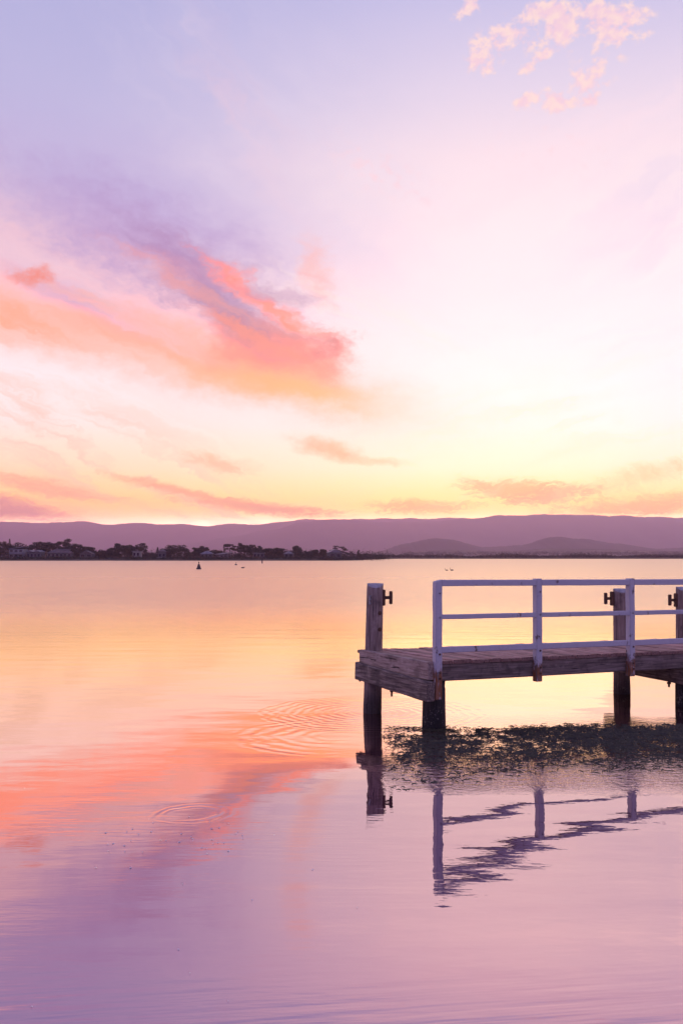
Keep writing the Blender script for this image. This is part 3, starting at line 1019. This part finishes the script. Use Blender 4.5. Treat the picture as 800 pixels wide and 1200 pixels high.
def crown_shape(kind, r):
    """clumps (centre, radii, leaves) of a crown one unit high and one wide"""
    out = []
    if kind == 'round':
        for k in range(15):
            a = r.uniform(0, 2 * PI); q = math.sqrt(r.random()) * 0.33; z = r.uniform(0.22, 0.86)
            w = 0.20 * (1 - 0.45 * abs(z - 0.5))
            lim = math.sqrt(max(0.05, 1 - ((z - 0.45) / 0.55) ** 2))
            out.append(((q * math.cos(a) * lim, q * math.sin(a) * lim, z), (w, w, w * 0.62), 90))
        out.append(((0, 0, 0.45), (0.34, 0.34, 0.36), 420))
    elif kind == 'gum':
        for k in range(12):
            a = r.uniform(0, 2 * PI); q = r.uniform(0.12, 0.40); z = r.uniform(0.36, 0.90)
            q *= 1 - 0.5 * max(0, z - 0.65) / 0.3
            w = r.uniform(0.11, 0.20)
            out.append(((q * math.cos(a), q * math.sin(a), z), (w, w, w * 0.5), 80))
        out.append(((0.02, 0, 0.55), (0.24, 0.24, 0.28), 260))
        out.append(((0, 0, 0.18), (0.32, 0.32, 0.14), 180))
    elif kind == 'umbrella':
        for k in range(9):
            a = r.uniform(0, 2 * PI); q = r.uniform(0.05, 0.40); z = 0.86 - 0.32 * q + r.uniform(-.05, .05) - (0.20 if k % 3 == 0 else 0)
            w = r.uniform(0.12, 0.19)
            out.append(((q * math.cos(a), q * math.sin(a), z), (w, w, 0.05), 85))
    elif kind == 'conifer':
        for k in range(11):
            z = 0.12 + 0.84 * k / 10
            w = 0.46 * (1 - z) + 0.05
            out.append(((0, 0, z), (w, w, 0.045), 70))
    elif kind == 'slim':
        for k in range(7):
            z = 0.2 + 0.72 * k / 6
            w = r.uniform(0.2, 0.42) * (1 - 0.4 * z)
            out.append(((r.uniform(-.1, .1), r.uniform(-.1, .1), z), (w, w, 0.08), 60))
    elif kind == 'open':
        for k in range(13):
            a = r.uniform(0, 2 * PI); q = r.uniform(0.16, 0.44); z = r.uniform(0.34, 0.92)
            q *= 1 - 0.55 * max(0, z - 0.6) / 0.35
            w = r.uniform(0.09, 0.15)
            out.append(((q * math.cos(a), q * math.sin(a), z), (w, w, w * 0.4), 60))
        out.append(((0, 0, 0.2), (0.4, 0.4, 0.14), 200))
    elif kind == 'low':
        for k in range(12):
            a = r.uniform(0, 2 * PI); q = math.sqrt(r.random()) * 0.40; z = r.uniform(0.25, 0.78)
            w = r.uniform(0.12, 0.2)
            out.append(((q * math.cos(a), q * math.sin(a) * 0.8, z * (1 - 0.5 * q)), (w, w, w), 70))
        out.append(((0, 0, 0.3), (0.42, 0.36, 0.26), 260))
    elif kind == 'bare':
        for k in range(8):
            a = r.uniform(0, 2 * PI); q = r.uniform(0.08, 0.35); z = r.uniform(0.35, 0.9)
            out.append(((q * math.cos(a), q * math.sin(a), z), (0.12, 0.12, 0.08), 22))
    return out


def make_tree(label, kind, X, Y, zg, w, h, seed, mat=0, lean=0.0, group='trees along the far shore'):
    r = random.Random(seed)
    nm = {'round': 'shade_tree', 'gum': 'gum_tree', 'umbrella': 'pine_tree', 'conifer': 'conifer', 'slim': 'slender_tree', 'open': 'gum_tree', 'low': 'bushy_tree', 'bare': 'bare_tree'}[kind]
    t = thing(nm, label, 'tree', (X, Y, zg), 0.0, group)
    clumps = crown_shape(kind, r)
    bm = bmesh.new()
    size = max(0.22, min(0.42, w * 0.05))
    for c, rad, n in clumps:
        cc = Vector((c[0] * w + lean * c[2] * h, c[1] * w, c[2] * h))
        leaf_quads(bm, cc, (rad[0] * w, rad[1] * w, rad[2] * h), n, size, r)
    mesh_obj('crown', bm, M_LEAF[mat], t)
    bm = bmesh.new()
    r0 = 0.022 * h + 0.05
    top = Vector((lean * 0.62 * h, 0, 0.62 * h))
    mid = Vector((lean * 0.25 * h + r.uniform(-.15, .15), 0, 0.32 * h))
    rod(bm, (0, 0, -0.4), mid, r0, 8, r0 * 0.72)
    rod(bm, mid, top, r0 * 0.72, 8, r0 * 0.35)
    for c, rad, n in clumps[:7]:
        cc = Vector((c[0] * w + lean * c[2] * h, c[1] * w, c[2] * h))
        st = mid.lerp(top, r.uniform(0.1, 0.9))
        if cc.z > st.z:
            rod(bm, st, cc, r0 * 0.34, 5, r0 * 0.12)
    mesh_obj('trunk', bm, M_BARK, t)
    return t


def ground_z(d):
    return 0.95 + (d - 9) / 31 * 0.65 if d < 40 else 1.6 + (d - 40) / 8455 * 0.4


# (column, width, top row) in the photograph, distance behind the waterline, kind
TREES = [
    (2, 17, 633.0, 26, 'round', 0, 'dark round tree at the far left end of the treed shore'),
    (12, 6, 631.5, 34, 'conifer', 1, 'small pointed tree poking up between two round crowns at the left end of the shore'),
    (21, 18, 632.0, 30, 'round', 0, 'big domed tree right behind the white two storey house'),
    (34, 14, 636.0, 32, 'round', 1, 'lower domed tree behind the pale twin gabled house'),
    (46, 11, 634.0, 36, 'gum', 0, 'ragged gum tree just right of the twin gabled house'),
    (56, 13, 634.0, 31, 'round', 0, 'broad gum tree behind the left end of the long low house'),
    (67, 11, 633.3, 36, 'gum', 1, 'gum tree with a notched top behind the middle of the long low house'),
    (78, 13, 630.8, 33, 'gum', 0, 'tallest gum tree of the left shore with a flat spreading top'),
    (89, 13, 636.0, 24, 'round', 1, 'dense tree hiding the right end of the long low house'),
    (97, 10, 639.5, 32, 'gum', 0, 'middling gum tree beside the small cottage under trees'),
    (105, 14, 639.0, 28, 'round', 0, 'wide rounded tree behind the small cottage under trees'),
    (117, 12, 642.0, 33, 'low', 1, 'low broad tree between the small cottage and the pale garden wall'),
    (125, 9, 642.5, 30, 'low', 0, 'low bushy tree above the pale garden wall'),
    (133, 11, 640.0, 28, 'round', 1, 'round tree left of the high dark clump of gums'),
    (139, 11, 636.2, 34, 'gum', 0, 'tall gum tree at the left shoulder of the high dark clump'),
    (149, 11, 637.0, 27, 'round', 0, 'full crowned tree in the middle of the high dark clump, left of the white bungalow'),
    (158, 14, 637.5, 33, 'round', 1, 'broad tree directly behind the white bungalow'),
    (166, 9, 634.8, 36, 'gum', 0, 'tall thin topped gum tree at the right end of the high dark clump'),
    (171.5, 4.5, 641.5, 30, 'slim', 1, 'thin column of foliage standing at the right foot of the high dark clump'),
    (177, 9, 646.0, 27, 'low', 0, 'low bush shaped tree over the long white boathouse wall'),
    (185, 5.5, 641.2, 31, 'conifer', 1, 'slim pointed conifer behind the long white boathouse wall'),
    (194, 12, 642.0, 29, 'round', 0, 'rounded tree joined to the left side of the big domed shore tree'),
    (208, 18, 634.6, 31, 'round', 1, 'biggest domed tree standing clear in the middle of the left shore'),
    (221, 8, 642.0, 28, 'low', 0, 'small bushy tree just right of the biggest domed tree'),
    (231, 10, 641.0, 31, 'round', 1, 'round tree on the shore straight above the cone buoy'),
    (240, 11, 639.2, 33, 'gum', 0, 'gum tree with an uneven top just right of the cone buoy'),
    (251, 13, 642.0, 27, 'round', 1, 'dark wide tree left of the leaning pine'),
    (262.5, 5, 641.0, 33, 'slim', 0, 'small tufted tree at the foot of the leaning pine'),
    (270, 13, 635.8, 30, 'umbrella', 1, 'leaning pine with thin flat layers and sky showing through'),
    (282, 12, 634.8, 33, 'gum', 0, 'tall tree beside the leaning pine on its right'),
    (295, 14, 637.0, 29, 'round', 0, 'stout tree with a full rounded top above the tilted roof'),
    (304.5, 9, 638.3, 35, 'gum', 1, 'tree with a flat layered top over the pale flat roofed house'),
    (315, 13, 641.6, 28, 'round', 0, 'round tree right of the pale flat roofed house, with a gap on either side'),
    (328, 13, 641.0, 31, 'round', 1, 'evenly domed tree left of the narrow tall one'),
    (338, 8, 642.3, 29, 'low', 0, 'small bush shaped tree over the half hidden cottage'),
    (348, 10, 637.8, 32, 'round', 0, 'narrow tall tree with a rounded head, highest of the right half of the treed shore'),
    (356, 8, 643.2, 28, 'low', 1, 'small tree leaning on the right of the narrow tall tree'),
    (367, 11, 643.8, 30, 'round', 0, 'low round tree after the gap beside the narrow tall tree'),
    (378.5, 10, 642.8, 31, 'round', 1, 'low round tree left of the lakeside shed'),
    (387, 6, 647.0, 28, 'low', 0, 'very small bush at the left corner of the lakeside shed'),
    (398, 15, 638.8, 33, 'open', 0, 'open spreading gum behind the lakeside shed with light between its branches'),
    (412.5, 8, 645.0, 30, 'bare', 2, 'pale thin half bare tree near the right end of the treed shore'),
    (419.5, 4.5, 644.6, 29, 'slim', 1, 'slim dark tree beside the pale half bare one'),
    (428, 12, 646.8, 30, 'low', 0, 'low bushy tree second from the right end of the treed shore'),
    (440, 14, 648.6, 30, 'low', 1, 'lowest bushy tree at the right tip of the treed shore'),
]


def shore_point(px, d):
    """ground point on the left shore, in that column, d metres behind the waterline"""
    Y = 505.0 + d
    return ((px - 400.0) / F * Y, Y)


for i, (px, w, top, d, kind, mat, lab) in enumerate(TREES):
    X, Y = shore_point(px, d)
    zg = ground_z(d) - 0.2
    h = (HOR - top) / F * Y + EYE - zg
    make_tree(lab, kind, X, Y, zg, w / F * Y * 1.75, h, 100 + i, mat, lean=-0.10 if kind == 'umbrella' else rnd.uniform(-.03, .03))


def build_scrub():
    """undergrowth along the left shore: nobody could count its bushes"""
    bm = bmesh.new()
    r = random.Random(3)
    for k in range(1250):
        X = r.uniform(-215, 24)
        d = r.choice((r.uniform(3, 11), r.uniform(3, 11), r.uniform(28, 48), r.uniform(28, 48)))
        if X > 12:
            d = r.uniform(3, 30)
        s = r.uniform(1.4, 3.3) if d < 12 else r.uniform(3.4, 6.8)
        if d < 10:
            s *= 0.45 + 0.55 * max(0, mnoise.noise(Vector((X * 0.05, 3, 1))) + 0.4)
        leaf_quads(bm, Vector((X, 505 + d, 0.7 + s * 0.35)), (s * 1.5, s, s * 0.55), 36, 0.32, r, 0.3)
    o = mesh_obj('shore_scrub', bm, M_LEAF[1]); o['kind'] = 'stuff'
    o['label'] = 'dark low scrub along the foot of the trees on the shore'
    # the wood on the far right shore reads as one dark band
    bm = bmesh.new()
    for k in range(1500):
        X = r.uniform(20, 560)
        d = r.uniform(6, 40)
        env = 3.4 + 2.2 * mnoise.noise(Vector((X * 0.03, 1, 2))) + 1.2 * mnoise.noise(Vector((X * 0.15, 7, 2)))
        s = max(1.3, env) * r.uniform(0.7, 1.0)
        leaf_quads(bm, Vector((X, 880 + d, 0.6 + s * 0.5)), (s * 1.2, s, s * 0.6), 26, 0.55, r, 0.35)
    o = mesh_obj('far_wood', bm, M_LEAF[0]); o['kind'] = 'stuff'
    o['label'] = 'dark band of trees along the far right shore of the lake'
    bm = bmesh.new()
    for k in range(900):
        X = r.uniform(150, 1400)
        Yp = r.uniform(2400, 2750)
        s = r.uniform(4, 8)
        leaf_quads(bm, Vector((X, Yp, (Yp - 2300) * 0.02 + 4)), (s * 1.6, s, s * 0.9), 18, 1.3, r, 0.35)
    o = mesh_obj('hillside_wood', bm, M_LEAF[0]); o['kind'] = 'stuff'
    o['label'] = 'scattered woodland on the foothill behind the far shore'


build_scrub()

# ------------------------------------------------------------------ houses on the far shore
M_WHITE, _g, _b = principled('white_render', lambda g: g.ramp(g.noise(g.n('ShaderNodeTexCoord').outputs['Object'], 0.8, 3), [(0.3, (0.20, 0.195, 0.22, 1)), (0.7, (0.34, 0.33, 0.36, 1))]), 0.7)
M_GREYW, _g, _b = principled('pale_grey_weatherboard', lambda g: g.ramp(g.noise(g.n('ShaderNodeTexCoord').outputs['Object'], 0.8, 3), [(0.3, (0.07, 0.068, 0.075, 1)), (0.7, (0.15, 0.145, 0.16, 1))]), 0.8)
M_ROOFL, _g, _b = principled('pale_sheet_roof', lambda g: g.ramp(g.noise(g.n('ShaderNodeTexCoord').outputs['Object'], 0.6, 3), [(0.3, (0.12, 0.115, 0.14, 1)), (0.7, (0.24, 0.23, 0.27, 1))]), 0.5)
M_ROOFD, _g, _b = principled('dark_tile_roof', lambda g: g.ramp(g.noise(g.n('ShaderNodeTexCoord').outputs['Object'], 0.6, 3), [(0.3, (0.09, 0.07, 0.07, 1)), (0.7, (0.16, 0.13, 0.13, 1))]), 0.8)
M_GLASS, _g, _b = principled('dark_window_glass', (0.03, 0.03, 0.04, 1), 0.1)
M_FRAME, _g, _b = principled('window_frame_paint', (0.22, 0.21, 0.23, 1), 0.6)


def house(label, name, px, d, w, dep, h, roof, storeys=1, wall=None, roofm=None, z=None, rot=0.0, openings=3):
    X, Y = shore_point(px, d)
    zg = ground_z(d) - 0.1 if z is None else z
    t = thing(name, label, 'house', (X, Y, zg), rot, 'houses on the far shore')
    wall = wall or M_WHITE; roofm = roofm or M_ROOFL
    bm = bmesh.new()
    add_box(bm, -w / 2, w / 2, 0, dep, -0.4, h)
    mesh_obj('wall', bm, wall, t)
    bm = bmesh.new()
    e = 0.5
    if roof == 'flat':
        add_box(bm, -w / 2 - e, w / 2 + e, -e, dep + e, h + 0.003, h + 0.35)
    elif roof == 'skillion':
        vs = add_box(bm, -w / 2 - e, w / 2 + e, -e, dep + e, h + 0.003, h + 0.3)
        for v in vs:
            v.co.z += (v.co.x + w / 2 + e) * 0.13
        add_box(bm, -w / 2, w / 2, 0.2, dep - 0.2, h - 0.05, h + 0.04)
    elif roof in ('gable', 'twin'):
        n = 2 if roof == 'twin' else 1
        for k in range(n):
            x0 = -w / 2 - e * 0.6 + k * (w / n + 0.05)
            x1 = x0 + w / n + (e * 1.2 if n == 1 else e * 0.5)
            rise = (x1 - x0) * 0.24
            P = [bm.verts.new(c) for c in ((x0, -e, h + .003), (x1, -e, h + .003), ((x0 + x1) / 2, -e, h + rise), (x0, dep + e, h + .003), (x1, dep + e, h + .003), ((x0 + x1) / 2, dep + e, h + rise))]
            for f in ((0, 1, 2), (5, 4, 3), (0, 2, 5, 3), (2, 1, 4, 5), (1, 0, 3, 4)):
                bm.faces.new([P[i] for i in f])
    else:  # hip, ridge along the front
        rise = min(dep, w) * 0.26
        P = [bm.verts.new(c) for c in ((-w / 2 - e, -e, h + .003), (w / 2 + e, -e, h + .003), (w / 2 + e, dep + e, h + .003), (-w / 2 - e, dep + e, h + .003), (-w / 2 + dep * 0.4, dep / 2, h + rise), (w / 2 - dep * 0.4, dep / 2, h + rise))]
        for f in ((0, 1, 5, 4), (1, 2, 5), (2, 3, 4, 5), (3, 0, 4), (3, 2, 1, 0)):
            bm.faces.new([P[i] for i in f])
    mesh_obj('roof', bm, roofm, t)
    for s in range(storeys):
        z0 = 0.9 + s * (h / storeys)
        z1 = z0 + min(1.5, h / storeys - 1.3)
        for k in range(openings):
            c = -w / 2 + w * (k + 0.5) / openings
            hw = w / openings * 0.30
            bm = bmesh.new()
            for (a0, a1, b0, b1) in ((c - hw - .1, c - hw, z0, z1), (c + hw, c + hw + .1, z0, z1), (c - hw - .1, c + hw + .1, z1, z1 + .1), (c - hw - .1, c + hw + .1, z0 - .1, z0)):
                add_box(bm, a0, a1, -0.07, 0.01, b0, b1)
            wn = mesh_obj('window', bm, M_FRAME, t)
            bm = bmesh.new()
            add_box(bm, c - hw + .003, c + hw - .003, -0.03, 0.012, z0 + .003, z1 - .003)
            mesh_obj('pane', bm, M_GLASS, wn)
    return t


hA = house('white two storey house with a balcony at the left end of the shore', 'two_storey_house', 19.5, 14, 7.2, 8, 4.9, 'skillion', 2, M_WHITE, M_ROOFL)
bm = bmesh.new()
add_box(bm, -4.4, 5.0, -1.9, -0.02, 2.45, 2.62)
for k in range(7):
    add_box(bm, -4.3 + k * 1.5, -4.2 + k * 1.5, -1.85, -1.75, 2.62, 3.5)
add_box(bm, -4.4, 5.0, -1.86, -1.74, 3.503, 3.60)
mesh_obj('balcony', bm, M_WHITE, hA)
house('pale house with two small gables between the white house and the tall gums', 'gabled_house', 40, 16, 7.4, 8, 3.5, 'twin', 1, M_GREYW, M_ROOFL, openings=4)
house('long low pale house half hidden under the tallest gums', 'low_house', 70, 17, 12.5, 8, 2.9, 'hip', 1, M_GREYW, M_ROOFD, openings=6)
house('small grey two storey house at the right end of the long low house', 'two_storey_house', 77, 20.5, 4.6, 6, 4.6, 'flat', 2, M_GREYW, M_ROOFL, openings=2)
house('small dim cottage under the trees right of the long low house', 'cottage', 101, 17, 6.4, 6, 2.5, 'gable', 1, M_GREYW, M_ROOFD, openings=2)
house('white bungalow with a bright roof in front of the high dark clump of gums', 'bungalow', 160, 16, 3.6, 6, 3.0, 'flat', 1, M_WHITE, M_ROOFL, z=1.6, openings=2)
house('pale low cottage at the left foot of the biggest domed tree', 'cottage', 190, 24, 4.0, 6, 3.6, 'gable', 1, M_GREYW, M_ROOFL, openings=2)
house('grey roofed cottage above the cone buoy', 'cottage', 242, 18, 6.0, 6, 2.4, 'hip', 1, M_GREYW, M_ROOFL, openings=3)
house('low house with a tilted pale roof left of the leaning pine', 'low_house', 264.5, 17, 6.6, 6, 2.0, 'skillion', 1, M_GREYW, M_ROOFL, openings=3, rot=0.5)
house('pale flat roofed house between the stout tree and the round tree', 'flat_roofed_house', 303, 17, 5.6, 6, 2.7, 'flat', 1, M_GREYW, M_ROOFL, openings=3)
house('half hidden cottage left of the narrow tall tree', 'cottage', 338, 18, 4.6, 6, 2.6, 'hip', 1, M_GREYW, M_ROOFL, openings=2)
house('lakeside shed with a sloping pale roof under the open spreading gum', 'shed', 393, 14, 6.6, 6, 3.2, 'gable', 1, M_GREYW, M_ROOFL, openings=2, rot=0.25)


def garden_wall(label, name, px, d, w, h, m):
    X, Y = shore_point(px, d)
    t = thing(name, label, 'wall', (X, Y, ground_z(d) - 0.3), 0, 'low walls by the water')
    bm = bmesh.new()
    add_box(bm, -w / 2, w / 2, 0, 0.35, -0.2, h, 0.03)
    mesh_obj('wall_panel', bm, m, t)
    bm = bmesh.new()
    add_box(bm, -w / 2 - .05, w / 2 + .05, -0.05, 0.40, h + 0.002, h + 0.12, 0.02)
    mesh_obj('coping', bm, m, t)


garden_wall('short pale garden wall at the water left of the high dark clump', 'garden_wall', 125, 10, 4.6, 0.75, M_GREYW)
garden_wall('long white boathouse wall at the water left of the biggest domed tree', 'boathouse_wall', 182, 10, 7.2, 0.9, M_WHITE)

# ------------------------------------------------------------------ markers and birds on the water
def on_water(px, py):
    Y = EYE * F / (py - HOR)
    return ((px - 400) / F * Y, Y, 0.0)


M_BUOY, _g, _b = principled('faded_dark_buoy_paint', lambda g: g.ramp(g.noise(g.n('ShaderNodeTexCoord').outputs['Object'], 6, 4), [(0.3, (0.03, 0.03, 0.028, 1)), (0.7, (0.08, 0.06, 0.05, 1))]), 0.6)
M_FEATHER, _g, _b = principled('dark_feathers', lambda g: g.ramp(g.noise(g.n('ShaderNodeTexCoord').outputs['Object'], 14, 4), [(0.35, (0.035, 0.03, 0.03, 1)), (0.65, (0.10, 0.085, 0.08, 1))]), 0.8)

b = thing('cone_buoy', 'dark cone shaped buoy floating in front of the left shore', 'buoy', on_water(233.3, 667.0))
bm = bmesh.new(); lathe(bm, [(0.16, -0.45), (0.40, -0.30), (0.43, -0.05), (0.43, 0.14), (0.38, 0.20)], 20); mesh_obj('float', bm, M_BUOY, b)
bm = bmesh.new(); lathe(bm, [(0.34, 0.203), (0.24, 0.55), (0.17, 0.80), (0.15, 0.86)], 20); mesh_obj('cone', bm, M_BUOY, b)
bm = bmesh.new(); lathe(bm, [(0.05, 0.86), (0.05, 1.02), (0.10, 1.03), (0.10, 1.20), (0.03, 1.25)], 12); mesh_obj('topmark', bm, M_BUOY, b)

b = thing('marker_post', 'thin dark marker post standing alone in the water, rightmost of the markers', 'marker post', on_water(307.3, 660.2))
bm = bmesh.new(); lathe(bm, [(0.17, -2.0), (0.17, 0.9), (0.16, 1.15)], 12); mesh_obj('post', bm, M_BUOY, b)
bm = bmesh.new(); add_box(bm, -0.36, 0.36, -0.04, 0.04, 1.152, 1.62, 0.01); mesh_obj('marker_board', bm, M_BUOY, b)

b = thing('mooring_buoy', 'tiny round mooring buoy with a pickup stick, between the cone buoy and the marker post', 'buoy', on_water(276.7, 662.2))
bm = bmesh.new(); lathe(bm, [(0.05, -0.30), (0.25, -0.20), (0.34, 0.0), (0.26, 0.20), (0.08, 0.30)], 16); mesh_obj('float', bm, M_BUOY, b)
bm = bmesh.new(); rod(bm, (0, 0, 0.29), (0.05, 0, 0.78), 0.045, 8); mesh_obj('stick', bm, M_BUOY, b)


def bird(label, px, py, size, neck, face, name='water_bird', group='birds swimming on the lake'):
    """swimming bird; the body, neck and head are one continuous skinned surface"""
    t = thing(name, label, 'bird', on_water(px, py), 0 if face > 0 else PI, group)
    pts = [((-0.36, 0, 0.16), 0.03), ((-0.22, 0, 0.11), 0.10), ((0.0, 0, 0.09), 0.145), ((0.18, 0, 0.11), 0.11), ((0.27, 0, 0.18), 0.058)]
    if neck > 0.2:
        pts += [((0.31, 0, 0.18 + neck * 0.45), 0.04), ((0.27, 0, 0.18 + neck * 0.85), 0.036), ((0.30, 0, 0.18 + neck), 0.05), ((0.38, 0, 0.16 + neck), 0.026)]
    else:
        pts += [((0.30, 0, 0.24), 0.055), ((0.38, 0, 0.24), 0.025)]
    me = bpy.data.meshes.new('body')
    me.from_pydata([tuple(c * size for c in p[0]) for p in pts], [(i, i + 1) for i in range(len(pts) - 1)], [])
    o = bpy.data.objects.new('body', me)
    COL.objects.link(o)
    sk = o.modifiers.new('skin', 'SKIN'); sk.use_smooth_shade = True
    for v, p in zip(me.skin_vertices[0].data, pts):
        v.radius = (p[1] * size, p[1] * size)
    me.skin_vertices[0].data[2].use_root = True
    ss = o.modifiers.new('sub', 'SUBSURF'); ss.levels = 1; ss.render_levels = 2
    me.materials.append(M_FEATHER)
    o.parent = t
    last = Vector(pts[-1][0]) * size
    bm = bmesh.new()
    L = 0.20 if neck > 0.2 else 0.08
    rod(bm, last - Vector((0.02 * size, 0, 0)), last + Vector((L * size, 0, -0.05 * size)), 0.02 * size, 6, 0.008 * size)
    mesh_obj('bill', bm, M_RUST, t)
    for s in (-1, 1):
        bm = bmesh.new()
        vs = []
        for k in range(9):
            a = PI * k / 8
            vs.append((-0.36 + 0.46 * (k / 8), s * 0.13 * math.sin(a * 0.8 + 0.35), 0.13 + 0.075 * math.sin(a)))
        up = [bm.verts.new(Vector(v) * size) for v in vs]
        dn = [bm.verts.new((Vector(v) + Vector((0, s * 0.018, -0.075))) * size) for v in vs]
        for k in range(8):
            bm.faces.new((up[k], up[k + 1], dn[k + 1], dn[k]))
        mesh_obj('wing', bm, M_FEATHER, t)
    return t


bird('dark water bird with lower neck, left one of the pair above the jetty rail', 522.8, 668.6, 0.62, 0.30, -1)
bird('larger dark water bird, right one of the pair above the jetty rail', 528.8, 668.6, 0.74, 0.36, -1)
bird('small low duck swimming beyond the cone buoy, short necked and dark', 284.8, 665.8, 0.90, 0.1, 1)
